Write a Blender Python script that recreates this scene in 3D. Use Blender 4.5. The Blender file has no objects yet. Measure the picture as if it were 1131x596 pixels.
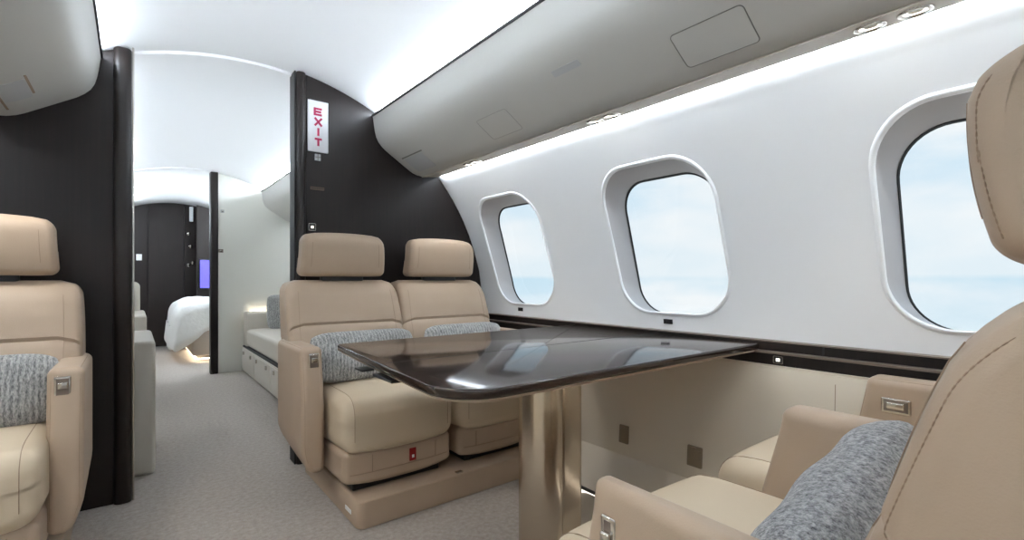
import bpy, bmesh, math, random
from mathutils import Vector, Matrix
PI = math.pi
random.seed(7)
C = bpy.context.scene.collection

# ------------------------------------------------------------------ fuselage section
CX, CZ, R = .455, .64, 1.29
def circ(th, r=R):                       # th: 0 = right (+X), 90 = top
    return (CX + r*math.cos(th), CZ + r*math.sin(th))
def th_of_z(z, r=R): return math.asin(max(-1, min(1, (z-CZ)/r)))
def z_top(x, r=R): return CZ + math.sqrt(max(0, r*r-(x-CX)**2))

# ------------------------------------------------------------------ materials
def mat(name, col, rough=.5, metal=0, noise=None, bump=None, coat=0, spec=.5, sheen=0, emit=None, estr=0):
    m = bpy.data.materials.new(name); m.use_nodes = True
    nt = m.node_tree; b = nt.nodes['Principled BSDF']
    def lin(c): return tuple((v/12.92 if v <= .04045 else ((v+.055)/1.055)**2.4) for v in c)
    c = lin(col)
    b.inputs['Base Color'].default_value = (*c, 1)
    b.inputs['Roughness'].default_value = rough
    b.inputs['Metallic'].default_value = metal
    b.inputs['Specular IOR Level'].default_value = spec
    b.inputs['Coat Weight'].default_value = coat
    b.inputs['Coat Roughness'].default_value = .04
    b.inputs['Sheen Weight'].default_value = sheen
    if emit:
        b.inputs['Emission Color'].default_value = (*lin(emit), 1)
        b.inputs['Emission Strength'].default_value = estr
    tc = nt.nodes.new('ShaderNodeTexCoord')
    def mapped(scale):
        mp = nt.nodes.new('ShaderNodeMapping'); mp.inputs['Scale'].default_value = scale
        nt.links.new(tc.outputs['Object'], mp.inputs['Vector']); return mp
    if noise:
        scale, c2, lo, hi, detail = noise
        mp = mapped(scale)
        n = nt.nodes.new('ShaderNodeTexNoise'); n.inputs['Scale'].default_value = 1
        n.inputs['Detail'].default_value = detail; n.inputs['Roughness'].default_value = .6
        nt.links.new(mp.outputs[0], n.inputs['Vector'])
        r = nt.nodes.new('ShaderNodeValToRGB')
        r.color_ramp.elements[0].position = lo; r.color_ramp.elements[1].position = hi
        r.color_ramp.elements[0].color = (*c, 1); r.color_ramp.elements[1].color = (*lin(c2), 1)
        nt.links.new(n.outputs['Fac'], r.inputs['Fac']); nt.links.new(r.outputs[0], b.inputs['Base Color'])
    if bump:
        scale, strength, dist = bump
        mp = mapped(scale)
        n = nt.nodes.new('ShaderNodeTexNoise'); n.inputs['Scale'].default_value = 1; n.inputs['Detail'].default_value = 3
        nt.links.new(mp.outputs[0], n.inputs['Vector'])
        bp = nt.nodes.new('ShaderNodeBump'); bp.inputs['Strength'].default_value = strength; bp.inputs['Distance'].default_value = dist
        nt.links.new(n.outputs['Fac'], bp.inputs['Height']); nt.links.new(bp.outputs[0], b.inputs['Normal'])
    return m
def U3(s): return (s, s, s)
M = {}
M['wall']    = mat('white_sidewall', (.955,.96,.965), .55, bump=(U3(260), .12, .001))
M['ceiling'] = mat('white_headliner', (.96,.965,.97), .6)
M['bin']     = mat('bin_ivory', (.73,.725,.705), .45)
M['binlow']  = mat('bin_underside', (.77,.74,.69), .45)
M['binline'] = mat('bin_shadow_gap', (.45,.44,.42), .6)
M['vent']    = mat('grey_panel', (.69,.695,.70), .5)
M['dark']    = mat('dark_wood', (.085,.058,.05), .45, noise=((90,90,3), (.112,.078,.066), .35, .7, 4), spec=.3)
M['darkedge']= mat('dark_wood_edge', (.095,.068,.058), .42, noise=((90,90,3), (.118,.086,.074), .35, .7, 4), spec=.35)
M['blackgap']= mat('black_rubber', (.05,.05,.05), .6)
M['leather'] = mat('tan_leather', (.68,.60,.52), .50, bump=(U3(420), .25, .0012), noise=(U3(5), (.66,.58,.50), .35, .7, 3), spec=.4)
M['leather2']= mat('seat_cushion_leather', (.77,.705,.61), .50, bump=(U3(420), .25, .0012), spec=.4)
M['stitch']  = mat('tan_thread', (.58,.49,.41), .7)
M['seam']    = mat('seam_line', (.58,.50,.425), .7)
M['seamdark'] = mat('dark_seam', (.36,.29,.23), .7)
M['ivory']   = mat('ivory_leather', (.80,.775,.73), .5, bump=(U3(420), .2, .001))
M['cream']   = mat('cream_panel', (.84,.80,.735), .5)
M['creamwall']= mat('cream_divider', (.86,.86,.83), .45)
M['gold']    = mat('champagne_metal', (.84,.79,.72), .24, metal=1, bump=((6,6,500), .06, .001))
M['chrome']  = mat('chrome', (.82,.80,.77), .12, metal=1)
M['bronze']  = mat('bronze_plate', (.55,.49,.41), .4, metal=.4)
M['black']   = mat('black_plastic', (.06,.06,.065), .4)
M['white']   = mat('white_plastic', (.88,.89,.90), .4)
M['red']     = mat('red_tab', (.55,.05,.05), .5)
M['exitred'] = mat('exit_letters', (.68,.10,.30), .5)
M['linen']   = mat('white_linen', (.84,.84,.83), .85, bump=(U3(18), .5, .02))
M['taupe']   = mat('taupe_bed_base', (.66,.61,.56), .7)
M['led']     = mat('led_strip', (1,1,1), .5, emit=(.91,.955,1), estr=82)
M['ledaft'] = mat('led_aft', (1,1,1), .5, emit=(.91,.955,1), estr=82)
M['ledwash'] = mat('led_wash', (1,1,1), .5, emit=(.91,.955,1), estr=48)
M['ledfloor']= mat('led_floor', (1,1,1), .5, emit=(1,.93,.82), estr=7)
M['railglow'] = mat('rail_glow', (.9,.9,.9), .3, emit=(1,.96,.9), estr=.9)  # no lamp: highlight of a sunlit metal rail, put in as emission
M['lampwhite'] = mat('lamp_lens', (1,1,1), .5, emit=(1,.98,.94), estr=9)
M['dotlight'] = mat('indicator_light', (1,1,1), .5, emit=(1,.97,.9), estr=1.2)
M['screen']  = mat('lit_screen', (.2,.2,.8), .3, emit=(.36,.33,.95), estr=1.1)

def carpet():
    m = bpy.data.materials.new('carpet'); m.use_nodes = True; nt = m.node_tree; b = nt.nodes['Principled BSDF']
    tc = nt.nodes.new('ShaderNodeTexCoord')
    n1 = nt.nodes.new('ShaderNodeTexNoise'); n1.inputs['Scale'].default_value = 55; n1.inputs['Detail'].default_value = 5; n1.inputs['Roughness'].default_value = .7
    n2 = nt.nodes.new('ShaderNodeTexNoise'); n2.inputs['Scale'].default_value = 320; n2.inputs['Detail'].default_value = 2
    r = nt.nodes.new('ShaderNodeValToRGB')
    r.color_ramp.elements[0].position = .3; r.color_ramp.elements[0].color = (.285,.245,.208,1)
    r.color_ramp.elements[1].position = .7; r.color_ramp.elements[1].color = (.45,.402,.355,1)
    bp = nt.nodes.new('ShaderNodeBump'); bp.inputs['Strength'].default_value = .7; bp.inputs['Distance'].default_value = .004
    for n in (n1, n2): nt.links.new(tc.outputs['Object'], n.inputs['Vector'])
    nt.links.new(n1.outputs['Fac'], r.inputs[0]); nt.links.new(r.outputs[0], b.inputs['Base Color'])
    nt.links.new(n2.outputs['Fac'], bp.inputs['Height']); nt.links.new(bp.outputs[0], b.inputs['Normal'])
    b.inputs['Roughness'].default_value = .95; b.inputs['Sheen Weight'].default_value = .2
    return m
M['carpet'] = carpet()

def knit(name, lo, hi, sc, wv):
    m = bpy.data.materials.new(name); m.use_nodes = True; nt = m.node_tree; b = nt.nodes['Principled BSDF']
    tc = nt.nodes.new('ShaderNodeTexCoord')
    mp = nt.nodes.new('ShaderNodeMapping'); mp.inputs['Scale'].default_value = sc
    n = nt.nodes.new('ShaderNodeTexNoise'); n.inputs['Scale'].default_value = 1; n.inputs['Detail'].default_value = 4; n.inputs['Roughness'].default_value = .75
    w = nt.nodes.new('ShaderNodeTexWave'); w.bands_direction = 'X'; w.inputs['Scale'].default_value = 22; w.inputs['Distortion'].default_value = 4; w.inputs['Detail'].default_value = 2
    n3 = nt.nodes.new('ShaderNodeTexNoise'); n3.inputs['Scale'].default_value = 240
    r = nt.nodes.new('ShaderNodeValToRGB')
    r.color_ramp.elements[0].position = .33; r.color_ramp.elements[0].color = (*lo, 1)
    r.color_ramp.elements[1].position = .68; r.color_ramp.elements[1].color = (*hi, 1)
    ad = nt.nodes.new('ShaderNodeMath'); ad.operation = 'MULTIPLY_ADD'; ad.inputs[1].default_value = wv
    ad2 = nt.nodes.new('ShaderNodeMath'); ad2.operation = 'SUBTRACT'; ad2.inputs[1].default_value = wv/2
    h = nt.nodes.new('ShaderNodeMath'); h.operation = 'ADD'
    bp = nt.nodes.new('ShaderNodeBump'); bp.inputs['Strength'].default_value = .9; bp.inputs['Distance'].default_value = .005
    L = nt.links.new
    L(tc.outputs['Object'], mp.inputs[0]); L(mp.outputs[0], n.inputs['Vector']); L(tc.outputs['Object'], w.inputs['Vector']); L(tc.outputs['Object'], n3.inputs['Vector'])
    L(w.outputs['Fac'], ad.inputs[0]); L(n.outputs['Fac'], ad.inputs[2]); L(ad.outputs[0], ad2.inputs[0]); L(ad2.outputs[0], r.inputs[0]); L(r.outputs[0], b.inputs['Base Color'])
    L(ad.outputs[0], h.inputs[0]); L(n3.outputs['Fac'], h.inputs[1]); L(h.outputs[0], bp.inputs['Height']); L(bp.outputs[0], b.inputs['Normal'])
    b.inputs['Roughness'].default_value = .95; b.inputs['Sheen Weight'].default_value = .3
    return m
M['knit'] = knit('grey_knit', (.11,.115,.12), (.60,.60,.58), (240,110,75), .12)
M['boucle'] = knit('grey_boucle', (.055,.06,.068), (.50,.51,.525), (130,130,130), .02)

def tablewood():
    m = bpy.data.materials.new('table_wood'); m.use_nodes = True; nt = m.node_tree; b = nt.nodes['Principled BSDF']
    tc = nt.nodes.new('ShaderNodeTexCoord')
    mp = nt.nodes.new('ShaderNodeMapping'); mp.inputs['Scale'].default_value = (3, 40, 40)
    n = nt.nodes.new('ShaderNodeTexNoise'); n.inputs['Scale'].default_value = 1; n.inputs['Detail'].default_value = 5
    r = nt.nodes.new('ShaderNodeValToRGB')
    r.color_ramp.elements[0].position = .3; r.color_ramp.elements[0].color = (.014,.009,.007,1)
    r.color_ramp.elements[1].position = .75; r.color_ramp.elements[1].color = (.038,.023,.017,1)
    nt.links.new(tc.outputs['Object'], mp.inputs[0]); nt.links.new(mp.outputs[0], n.inputs['Vector'])
    nt.links.new(n.outputs['Fac'], r.inputs[0]); nt.links.new(r.outputs[0], b.inputs['Base Color'])
    b.inputs['Roughness'].default_value = .11; b.inputs['Specular IOR Level'].default_value = .32; b.inputs['Coat Weight'].default_value = .08; b.inputs['Coat Roughness'].default_value = .05
    return m
M['table'] = tablewood()

def glass():
    m = bpy.data.materials.new('window_glass'); m.use_nodes = True; nt = m.node_tree
    nt.nodes.remove(nt.nodes['Principled BSDF'])
    t = nt.nodes.new('ShaderNodeBsdfTransparent'); t.inputs[0].default_value = (.97,.985,.99,1)
    g = nt.nodes.new('ShaderNodeBsdfGlossy'); g.inputs['Roughness'].default_value = .02
    mx = nt.nodes.new('ShaderNodeMixShader')
    mx.inputs[0].default_value = .03
    nt.links.new(t.outputs[0], mx.inputs[1]); nt.links.new(g.outputs[0], mx.inputs[2])
    nt.links.new(mx.outputs[0], nt.nodes['Material Output'].inputs[0])
    return m
M['glass'] = glass()

# ------------------------------------------------------------------ object helpers
def empty(name, label, cat, loc=(0,0,0), rz=0, group=None):
    o = bpy.data.objects.new(name, None); C.objects.link(o); o.location = loc; o.rotation_euler = (0,0,rz)
    o.empty_display_size = .05
    return tag(o, label, cat, group)
def tag(o, label, cat, group=None):
    o['label'] = label; o['category'] = cat
    if group: o['group'] = group
    return o
def obj(name, vf, m, parent=None, smooth=True, label=None):
    me = bpy.data.meshes.new(name)
    if isinstance(vf, bmesh.types.BMesh):
        bmesh.ops.recalc_face_normals(vf, faces=vf.faces); vf.to_mesh(me); vf.free()
    else:
        v, f = vf; me.from_pydata(v, [], f); me.validate(); me.update()
        bm = bmesh.new(); bm.from_mesh(me); bmesh.ops.recalc_face_normals(bm, faces=bm.faces); bm.to_mesh(me); bm.free()
    if isinstance(m, (list, tuple)):
        for q in m: me.materials.append(q)
    else: me.materials.append(m)
    if smooth:
        for p in me.polygons: p.use_smooth = True
        try: me.set_sharp_from_angle(angle=math.radians(smooth if smooth is not True else 35))
        except Exception: pass
    o = bpy.data.objects.new(name, me); C.objects.link(o)
    if parent: o.parent = parent
    if label: o['label'] = label
    return o
def struct(name, vf, m, smooth=True):
    o = obj(name, vf, m, None, smooth); o['kind'] = 'structure'; return o

def axis_pts(h, r, k, n):
    r = min(r, h*.999)
    a = [h - r + r*math.tan(i*PI/4/k) for i in range(k+1)]
    inner = h - r
    mid = [-inner + 2*inner*i/n for i in range(n+1)]
    return sorted(set([round(-x, 7) for x in a] + [round(x, 7) for x in mid] + [round(x, 7) for x in a]))
def soft_box(size, r=.03, center=(0,0,0), n=(6,6,6), k=4, fn=None):
    """rounded box, optionally deformed; returns (verts, faces)"""
    h = [s/2 for s in size]; rr = min(r, *h)*.999
    ax = [axis_pts(h[i], rr, k, n[i]) for i in range(3)]
    key = {}; V = []; F = []
    def vid(p):
        q = (round(p[0],6), round(p[1],6), round(p[2],6))
        if q in key: return key[q]
        c = [max(-(h[i]-rr), min(h[i]-rr, p[i])) for i in range(3)]
        d = Vector([p[i]-c[i] for i in range(3)])
        if d.length > 1e-9: d.normalize()
        w = [c[i]+d[i]*rr+center[i] for i in range(3)]
        if fn: w = fn(*w)
        key[q] = len(V); V.append(tuple(w)); return key[q]
    for a in range(3):
        b, c = (a+1) % 3, (a+2) % 3
        for sgn in (-1, 1):
            for i in range(len(ax[b])-1):
                for j in range(len(ax[c])-1):
                    q = []
                    for (ii, jj) in ((i,j),(i+1,j),(i+1,j+1),(i,j+1)):
                        p = [0,0,0]; p[a] = sgn*h[a]; p[b] = ax[b][ii]; p[c] = ax[c][jj]; q.append(vid(p))
                    F.append(q if sgn > 0 else q[::-1])
    return V, F
def join(*vfs):
    V, F = [], []
    for v, f in vfs:
        o = len(V); V += list(v); F += [tuple(i+o for i in q) for q in f]
    return V, F
def move(vf, d=(0,0,0), rot=None):
    m = Matrix.Translation(d) @ (rot.to_4x4() if rot else Matrix.Identity(4))
    return [tuple(m @ Vector(p)) for p in vf[0]], vf[1]
def box(x0,x1,y0,y1,z0,z1, r=.002):
    return soft_box((x1-x0,y1-y0,z1-z0), r, ((x0+x1)/2,(y0+y1)/2,(z0+z1)/2), n=(1,1,1), k=2)
def tube(pts, r=.002, seg=8, closed=False):
    V, F = [], []; n = len(pts); P = [Vector(p) for p in pts]
    up = None
    for i in range(n):
        a = P[i-1] if (i or closed) else P[0]; b = P[(i+1) % n] if (i < n-1 or closed) else P[-1]
        t = (b-a).normalized()
        if up is None:
            up = Vector((0,0,1)) if abs(t.z) < .9 else Vector((1,0,0))
        s = t.cross(up).normalized(); u2 = s.cross(t).normalized(); up = u2
        for k in range(seg):
            an = 2*PI*k/seg; V.append(tuple(P[i] + r*(math.cos(an)*s + math.sin(an)*u2)))
    for i in range(n if closed else n-1):
        j = (i+1) % n
        for k in range(seg):
            F.append((i*seg+k, i*seg+(k+1) % seg, j*seg+(k+1) % seg, j*seg+k))
    if not closed:
        F.append(tuple(range(seg))[::-1]); F.append(tuple((n-1)*seg+k for k in range(seg)))
    return V, F
def extrude(poly, y0, y1, ny=1, closed=True, caps=True):
    """poly in (x,z), extruded along y"""
    V, F = [], []; n = len(poly)
    for i in range(ny+1):
        y = y0 + (y1-y0)*i/ny
        V += [(x, y, z) for x, z in poly]
    for i in range(ny):
        for k in range(n if closed else n-1):
            a, b = i*n+k, i*n+(k+1) % n; F.append((a, b, b+n, a+n))
    if closed and caps: F.append(tuple(range(n))); F.append(tuple(ny*n+k for k in range(n))[::-1])
    return V, F
def prism_z(poly, z0, z1, r=.004):
    """poly in (x,y) with small rounded top and bottom edges"""
    n = len(poly); cx = sum(p[0] for p in poly)/n; cy = sum(p[1] for p in poly)/n
    def inset(d):
        out = []
        for i in range(n):
            p0, p1, p2 = Vector(poly[i-1]), Vector(poly[i]), Vector(poly[(i+1) % n])
            e = (p2-p0).normalized(); nn = Vector((e.y, -e.x))
            if nn.dot(p1-Vector((cx, cy))) < 0: nn = -nn
            out.append(p1-nn*d)
        return out
    rings = []
    for a in (0, 30, 60, 90):
        t = math.radians(a); rings.append((r*(1-math.sin(t)), z0+r*(1-math.cos(t))))
    for a in (90, 60, 30, 0):
        t = math.radians(a); rings.append((r*(1-math.sin(t)), z1-r*(1-math.cos(t))))
    V, F = [], []
    for d, z in rings: V += [(p.x, p.y, z) for p in inset(d)]
    for i in range(len(rings)-1):
        for k in range(n):
            a, b = i*n+k, i*n+(k+1) % n; F.append((a, b, b+n, a+n))
    F.append(tuple(range(n))); F.append(tuple((len(rings)-1)*n+k for k in range(n)))
    return V, F
def rrect(w, h, r, k=6, cx=0, cy=0):
    pts = []
    for (sx, sy, a0) in ((1,1,0),(-1,1,90),(-1,-1,180),(1,-1,270)):
        for i in range(k+1):
            a = math.radians(a0+90*i/k)
            pts.append((cx+sx*(w/2-r)+r*math.cos(a), cy+sy*(h/2-r)+r*math.sin(a)))
    return pts
def round_poly(corners, k=6):
    """corners: (x,y,r)"""
    out = []; n = len(corners)
    for i in range(n):
        p0, p1, p2 = [Vector(corners[j % n][:2]) for j in (i-1, i, i+1)]; r = corners[i][2]
        a = (p0-p1).normalized(); b = (p2-p1).normalized()
        ang = a.angle(b); d = r/math.tan(ang/2)
        t0, t1 = p1+a*d, p1+b*d
        c = p1+(a+b).normalized()*(r/math.sin(ang/2))
        v0, v1 = t0-c, t1-c
        s = math.atan2(v0.x*v1.y-v0.y*v1.x, v0.dot(v1))
        for j in range(k+1):
            q = s*j/k; out.append((c.x+v0.x*math.cos(q)-v0.y*math.sin(q), c.y+v0.x*math.sin(q)+v0.y*math.cos(q)))
    return out
def lathe(prof, seg=28):
    V, F = [], []; n = len(prof)
    for s in range(seg):
        a = 2*PI*s/seg
        V += [(r*math.cos(a), r*math.sin(a), z) for r, z in prof]
    for s in range(seg):
        t = (s+1) % seg
        for i in range(n-1): F.append((s*n+i, t*n+i, t*n+i+1, s*n+i+1))
    return V, F

# ------------------------------------------------------------------ shell of the cabin
YF, YB, YD, YE = -2.6, 2.5, 5.36, 8.0       # front end, first divider, second divider, bedroom end
ZS, ZW = 1.56, .612                          # top of sidewall panels, bottom of sidewall panels
thS, thW = th_of_z(ZS), th_of_z(ZW)
# ceiling: whole crown
poly = [circ(thS + (PI-2*thS)*i/48) for i in range(49)]
struct('ceiling', extrude(poly, YF, YE, 40, closed=False), M['ceiling'])
# plain walls aft
for side, sg in (('right', 1), ('left', -1)):
    pl = [(CX+sg*(circ(thW+(thS-thW)*i/20)[0]-CX), circ(thW+(thS-thW)*i/20)[1]) for i in range(21)]
    struct('wall_%s_aft' % side, extrude(pl, YB, YE, 12, closed=False), M['wall'])
# windowed walls
WIN_Y = [2.092, 1.157, .190, -.775, -1.74]
bounds = [YB, 1.625, .674, -.292, -1.257, YF]
HW, HZ = .2525, .2925; WZC = 1.051
def wall_pt(sg, y, z, r=R):
    x = math.sqrt(max(0, r*r-(z-CZ)**2)); return (CX+sg*x, y, z)
def outline(hw, hz, rad, k=10, zc=WZC):
    p = rrect(2*hw, 2*hz, rad, k)
    # denser straights
    out = []
    for i in range(len(p)):
        a, b = p[i], p[(i+1) % len(p)]; L = math.hypot(b[0]-a[0], b[1]-a[1]); n = max(1, int(L/.04))
        for j in range(n): out.append((a[0]+(b[0]-a[0])*j/n, a[1]+(b[1]-a[1])*j/n))
    return [(q[0], q[1]+zc) for q in out]
def window_wall(sg, side):
    V, F = [], []
    for w, yc in enumerate(WIN_Y):
        y1, y0 = bounds[w], bounds[w+1]
        ol = outline(HW, HZ, .150)
        n = len(ol); base = len(V); NR = 10
        for (u, z) in ol:
            ang = math.atan2((z-WZC), u)
            du, dz = math.cos(ang), math.sin(ang)
            ts = []
            if du > 1e-9: ts.append((y1-yc)/du)
            if du < -1e-9: ts.append((y0-yc)/du)
            if dz > 1e-9: ts.append((ZS-WZC)/dz)
            if dz < -1e-9: ts.append((ZW-WZC)/dz)
            t = min(ts); ou, oz = du*t, WZC+dz*t
            for k in range(NR+1):
                q = k/NR
                V.append(wall_pt(sg, yc+u+(ou-u)*q, z+(oz-z)*q))
        for i in range(n):
            j = (i+1) % n
            for k in range(NR):
                F.append((base+i*(NR+1)+k, base+j*(NR+1)+k, base+j*(NR+1)+k+1, base+i*(NR+1)+k+1))
        # corner fillers of the bay rectangle
        cs = [(y1,ZS),(y0,ZS),(y0,ZW),(y1,ZW)]
        for (cy, cz) in cs:
            best = None
            for i in range(n):
                j = (i+1) % n
                a = V[base+i*(NR+1)+NR]; b = V[base+j*(NR+1)+NR]
                if abs(a[1]-b[1]) > 1e-6 and abs(a[2]-b[2]) > 1e-6:
                    d = abs(a[1]-cy)+abs(a[2]-cz)
                    if best is None or d < best[0]: best = (d, i, j)
            if best and best[0] > 1e-6:
                V.append(wall_pt(sg, cy, cz)); F.append((base+best[1]*(NR+1)+NR, base+best[2]*(NR+1)+NR, len(V)-1))
    struct('wall_%s' % side, (V, F), M['wall'], smooth=60)
    for w, yc in enumerate(WIN_Y):
        num = w+1 if side == 'right' else w+6
        # deep reveal, from a soft bright lip to the pane
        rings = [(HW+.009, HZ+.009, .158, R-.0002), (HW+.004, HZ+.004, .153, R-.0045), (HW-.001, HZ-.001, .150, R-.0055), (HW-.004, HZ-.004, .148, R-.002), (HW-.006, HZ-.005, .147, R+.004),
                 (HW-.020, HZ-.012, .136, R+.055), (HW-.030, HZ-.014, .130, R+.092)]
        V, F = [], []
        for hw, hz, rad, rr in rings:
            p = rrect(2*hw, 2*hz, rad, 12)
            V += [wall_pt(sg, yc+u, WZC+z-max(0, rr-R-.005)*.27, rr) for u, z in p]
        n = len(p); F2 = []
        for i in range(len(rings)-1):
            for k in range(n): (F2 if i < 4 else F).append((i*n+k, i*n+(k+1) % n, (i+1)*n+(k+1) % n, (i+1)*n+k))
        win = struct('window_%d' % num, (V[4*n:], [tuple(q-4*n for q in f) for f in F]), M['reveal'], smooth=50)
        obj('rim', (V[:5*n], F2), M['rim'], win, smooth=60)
        # dark gasket
        V, F = [], []
        gr = [(HW-.0285, HZ-.0125, .131, R+.089), (HW-.0315, HZ-.0155, .128, R+.086), (HW-.0345, HZ-.0185, .126, R+.0935)]
        for hw, hz, rad, rr in gr:
            p = rrect(2*hw, 2*hz, rad, 12); V += [wall_pt(sg, yc+u, WZC-.0235+z, rr) for u, z in p]
        for i in range(2):
            for k in range(n): F.append((i*n+k, i*n+(k+1) % n, (i+1)*n+(k+1) % n, (i+1)*n+k))
        obj('gasket', (V, F), M['blackgap'], win)
        # pane, a curved grid
        V, F = [], []; NG = 8; p = rrect(2*(HW-.031), 2*(HZ-.015), .128, 12)
        for g in range(NG+1):
            V += [wall_pt(sg, yc+u*g/NG, WZC-.0235+z*g/NG, R+.092) for u, z in p] 
        for g in range(NG):
            for k in range(n): F.append((g*n+k, g*n+(k+1) % n, (g+1)*n+(k+1) % n, (g+1)*n+k))
        obj('pane', (V, F), M['glass'], win)
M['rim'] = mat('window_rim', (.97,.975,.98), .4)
M['reveal'] = mat('window_reveal', (.72,.71,.71), .5)  # greyer than the wall: shade of the recess put into the colour
window_wall(1, 'right'); window_wall(-1, 'left')

# lower side panels (beneath the ledge)
def lower_panel(sg, side):
    pts = [(1.752,.64),(1.70,.612),(1.684,.605),(1.678,.58),(1.668,.36),(1.655,.145),(1.640,.132),(1.56,.075),(1.50,.040),(1.488,.034),(1.488,0.0)]
    if sg < 0: pts = [(2*CX-x, z) for x, z in pts]
    struct('baseboard_%s' % side, extrude(pts, YF, YE, 30, closed=False), M['cream'], smooth=30)
lower_panel(1, 'right'); lower_panel(-1, 'left')
for i, y in enumerate((.553, 2.0, -.6)):
    struct('trim_%d' % (i+1), extrude([(1.6545,.15),(1.6675,.36),(1.6775,.58),(1.6795,.58),(1.6690,.36),(1.6560,.15)], y-.001, y+.001), M['seam'])
# metal rail, highlight painted as a glow, and slot along the kick panel
struct('trim_5', box(1.470, 1.4875, -1.2, 1.62, .002, .026, .002), M['railglow'])
struct('trim_6', box(1.4700, 1.4872, -1.2, 1.62, .0262, .032, .001), M['black'])
struct('floor', ([(-.95,YF,0),(1.85,YF,0),(1.85,YE,0),(-.95,YE,0)], [(0,1,2,3)]), M['carpet'], smooth=False)

# end wall in front (behind the camera) and bedroom end
def section(y, x0, x1, thick, z0=0, inset=0.0, rnd=0, name='', m=None, n=28):
    """a bulkhead slab whose top follows the fuselage circle"""
    rr = R-inset
    pts = [(x0, z0)]
    xs = [x0+(x1-x0)*i/n for i in range(n+1)]
    lim = rr*.9995
    side = lambda x: max(z0, z_top(max(CX-lim, min(CX+lim, x)), rr))
    pts = [(x, side(x)) for x in xs]
    # close down the outer side following the circle beneath the middle line
    outer = []
    if x1 > CX+1.2: outer = [(1.70,.60),(1.66,.14),(1.50,z0)]
    out = pts + outer
    if x0 < CX-1.2:
        out = [(2*CX-1.50, z0),(2*CX-1.66,.14),(2*CX-1.70,.60)] + out
    else: out = [(x0, z0)] + out
    if not outer: out = out + [(x1, z0)]
    return extrude(out, y-thick/2, y+thick/2)
struct('wall_front', section(YF, CX-R, CX+R, .05), M['ceiling'], smooth=False)

# first divider: dark wood, left and right of the aisle
def divider(name, y, x0, x1, edge, thick, m, me):
    d = struct(name, section(y, x0, x1, thick, inset=.004), m, smooth=False)
    return d
divider('wall_divider_left', YB+.045, CX-R+.004, -.055, 0, .07, M['dark'], M['darkedge'])
divider('wall_divider_right', YB+.045, .665, CX+R-.004, 0, .07, M['dark'], M['darkedge'])
def post(name, x0, x1, y0, y1, m, zt=None, r=.02):
    zt = zt or (z_top((x0+x1)/2)-.006)
    po = prism_z(rrect(x1-x0, y1-y0, r, 6, (x0+x1)/2, (y0+y1)/2), 0, zt, .003)
    return struct(name, po, m)
post('trim_7', -.062, -.004, 2.485, 2.60, M['darkedge'], r=.022)
post('trim_8', -.0035, .004, 2.50, 2.59, M['chrome'], r=.003)
post('trim_9', .624, .668, 2.485, 2.60, M['darkedge'], r=.02)
post('trim_10', .6165, .6235, 2.50, 2.59, M['blackgap'], r=.003)
# arched ceiling joint just past the dark divider
arc = []
for i in range(41):
    x = .0+(.62)*i/40; arc.append((x, 2.60, z_top(x)-.004))
struct('trim_11', tube(arc, .006, 8), M['white'])
def arch(name, y, x0, x1, drop, th, m):
    p = [(x0+(x1-x0)*i/24, z_top(x0+(x1-x0)*i/24)-.001) for i in range(25)] + [(x0+(x1-x0)*i/24, z_top(x0+(x1-x0)*i/24)-drop) for i in range(24, -1, -1)]
    struct(name, extrude(p, y, y+th), m, smooth=30)
arch('trim_12', 2.56, .0, .62, .014, .05, M['ceiling'])
arch('trim_13', YD, .0, .585, .012, .05, M['ceiling'])

# second divider, cream with a dark jamb
struct('wall_divider_cream', section(YD+.05, .635, CX+R-.004, .06, inset=.004), M['creamwall'], smooth=False)
post('trim_14', .575, .640, YD-.005, YD+.10, M['dark'], r=.012)
struct('wall_divider_far', section(YD+.05, CX-R+.004, -.02, .06, inset=.004), M['dark'], smooth=False)

# bedroom end: dark wardrobe fronts, built as a wardrobe
struct('wall_back', section(YE+.03, CX-R, CX+R, .05), M['dark'], smooth=False)
wd = empty('wardrobe', 'tall dark wood wardrobe with small metal knobs at the far end of the bedroom', 'wardrobe', (0, 7.93, 0))
def ward_door(x0, x1, nm='door'):
    p = [(x0, .02)] + [(x0, z_top(x0, R-.05))]
    p += [(x0+(x1-x0)*i/8, z_top(x0+(x1-x0)*i/8, R-.05)) for i in range(1, 9)] + [(x1, .02)]
    return obj(nm, extrude(p, -.05, 0), M['dark'], wd, smooth=False)
d1 = ward_door(-.45, .147); d2 = ward_door(.153, .54); d3 = ward_door(.546, .70)
for z, x in ((1.51,.590),(1.34,.615),(1.09,.590),(1.12,.64)):
    k = obj('knob', move(lathe([(0,0),(.022,0),(.026,.01),(.02,.024),(0,.028)], 16), (x, -.052, z), Matrix.Rotation(PI/2, 3, 'X')), M['chrome'], d3)
obj('light_bar', box(.600,.645,-.075,-.052,1.68,1.92-.04,.008), M['white'], d3, label='narrow pale light bar')
obj('switch_plate', box(.03,.09,-.065,-.051,1.14,1.22,.006), M['white'], d1, label='small white switch plate')
pp = [(.655, .02)] + [(.655+.9*i/10, z_top(.655+.9*i/10, R-.05)) for i in range(11)] + [(1.5, .02)]
obj('side_panel', extrude(pp, -.42, -.37), M['darkedge'], wd, smooth=False)
sc = empty('wall_mounted_screen', 'small glowing blue violet screen on the dark bedroom panel', 'screen', (.744, 7.505, .966))
obj('bezel', box(-.07,.07,-.022,.003,-.20,.20,.008), M['black'], sc)
obj('display', box(-.055,.055,-.026,-.0225,-.18,.18,.001), M['screen'], sc)

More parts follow.
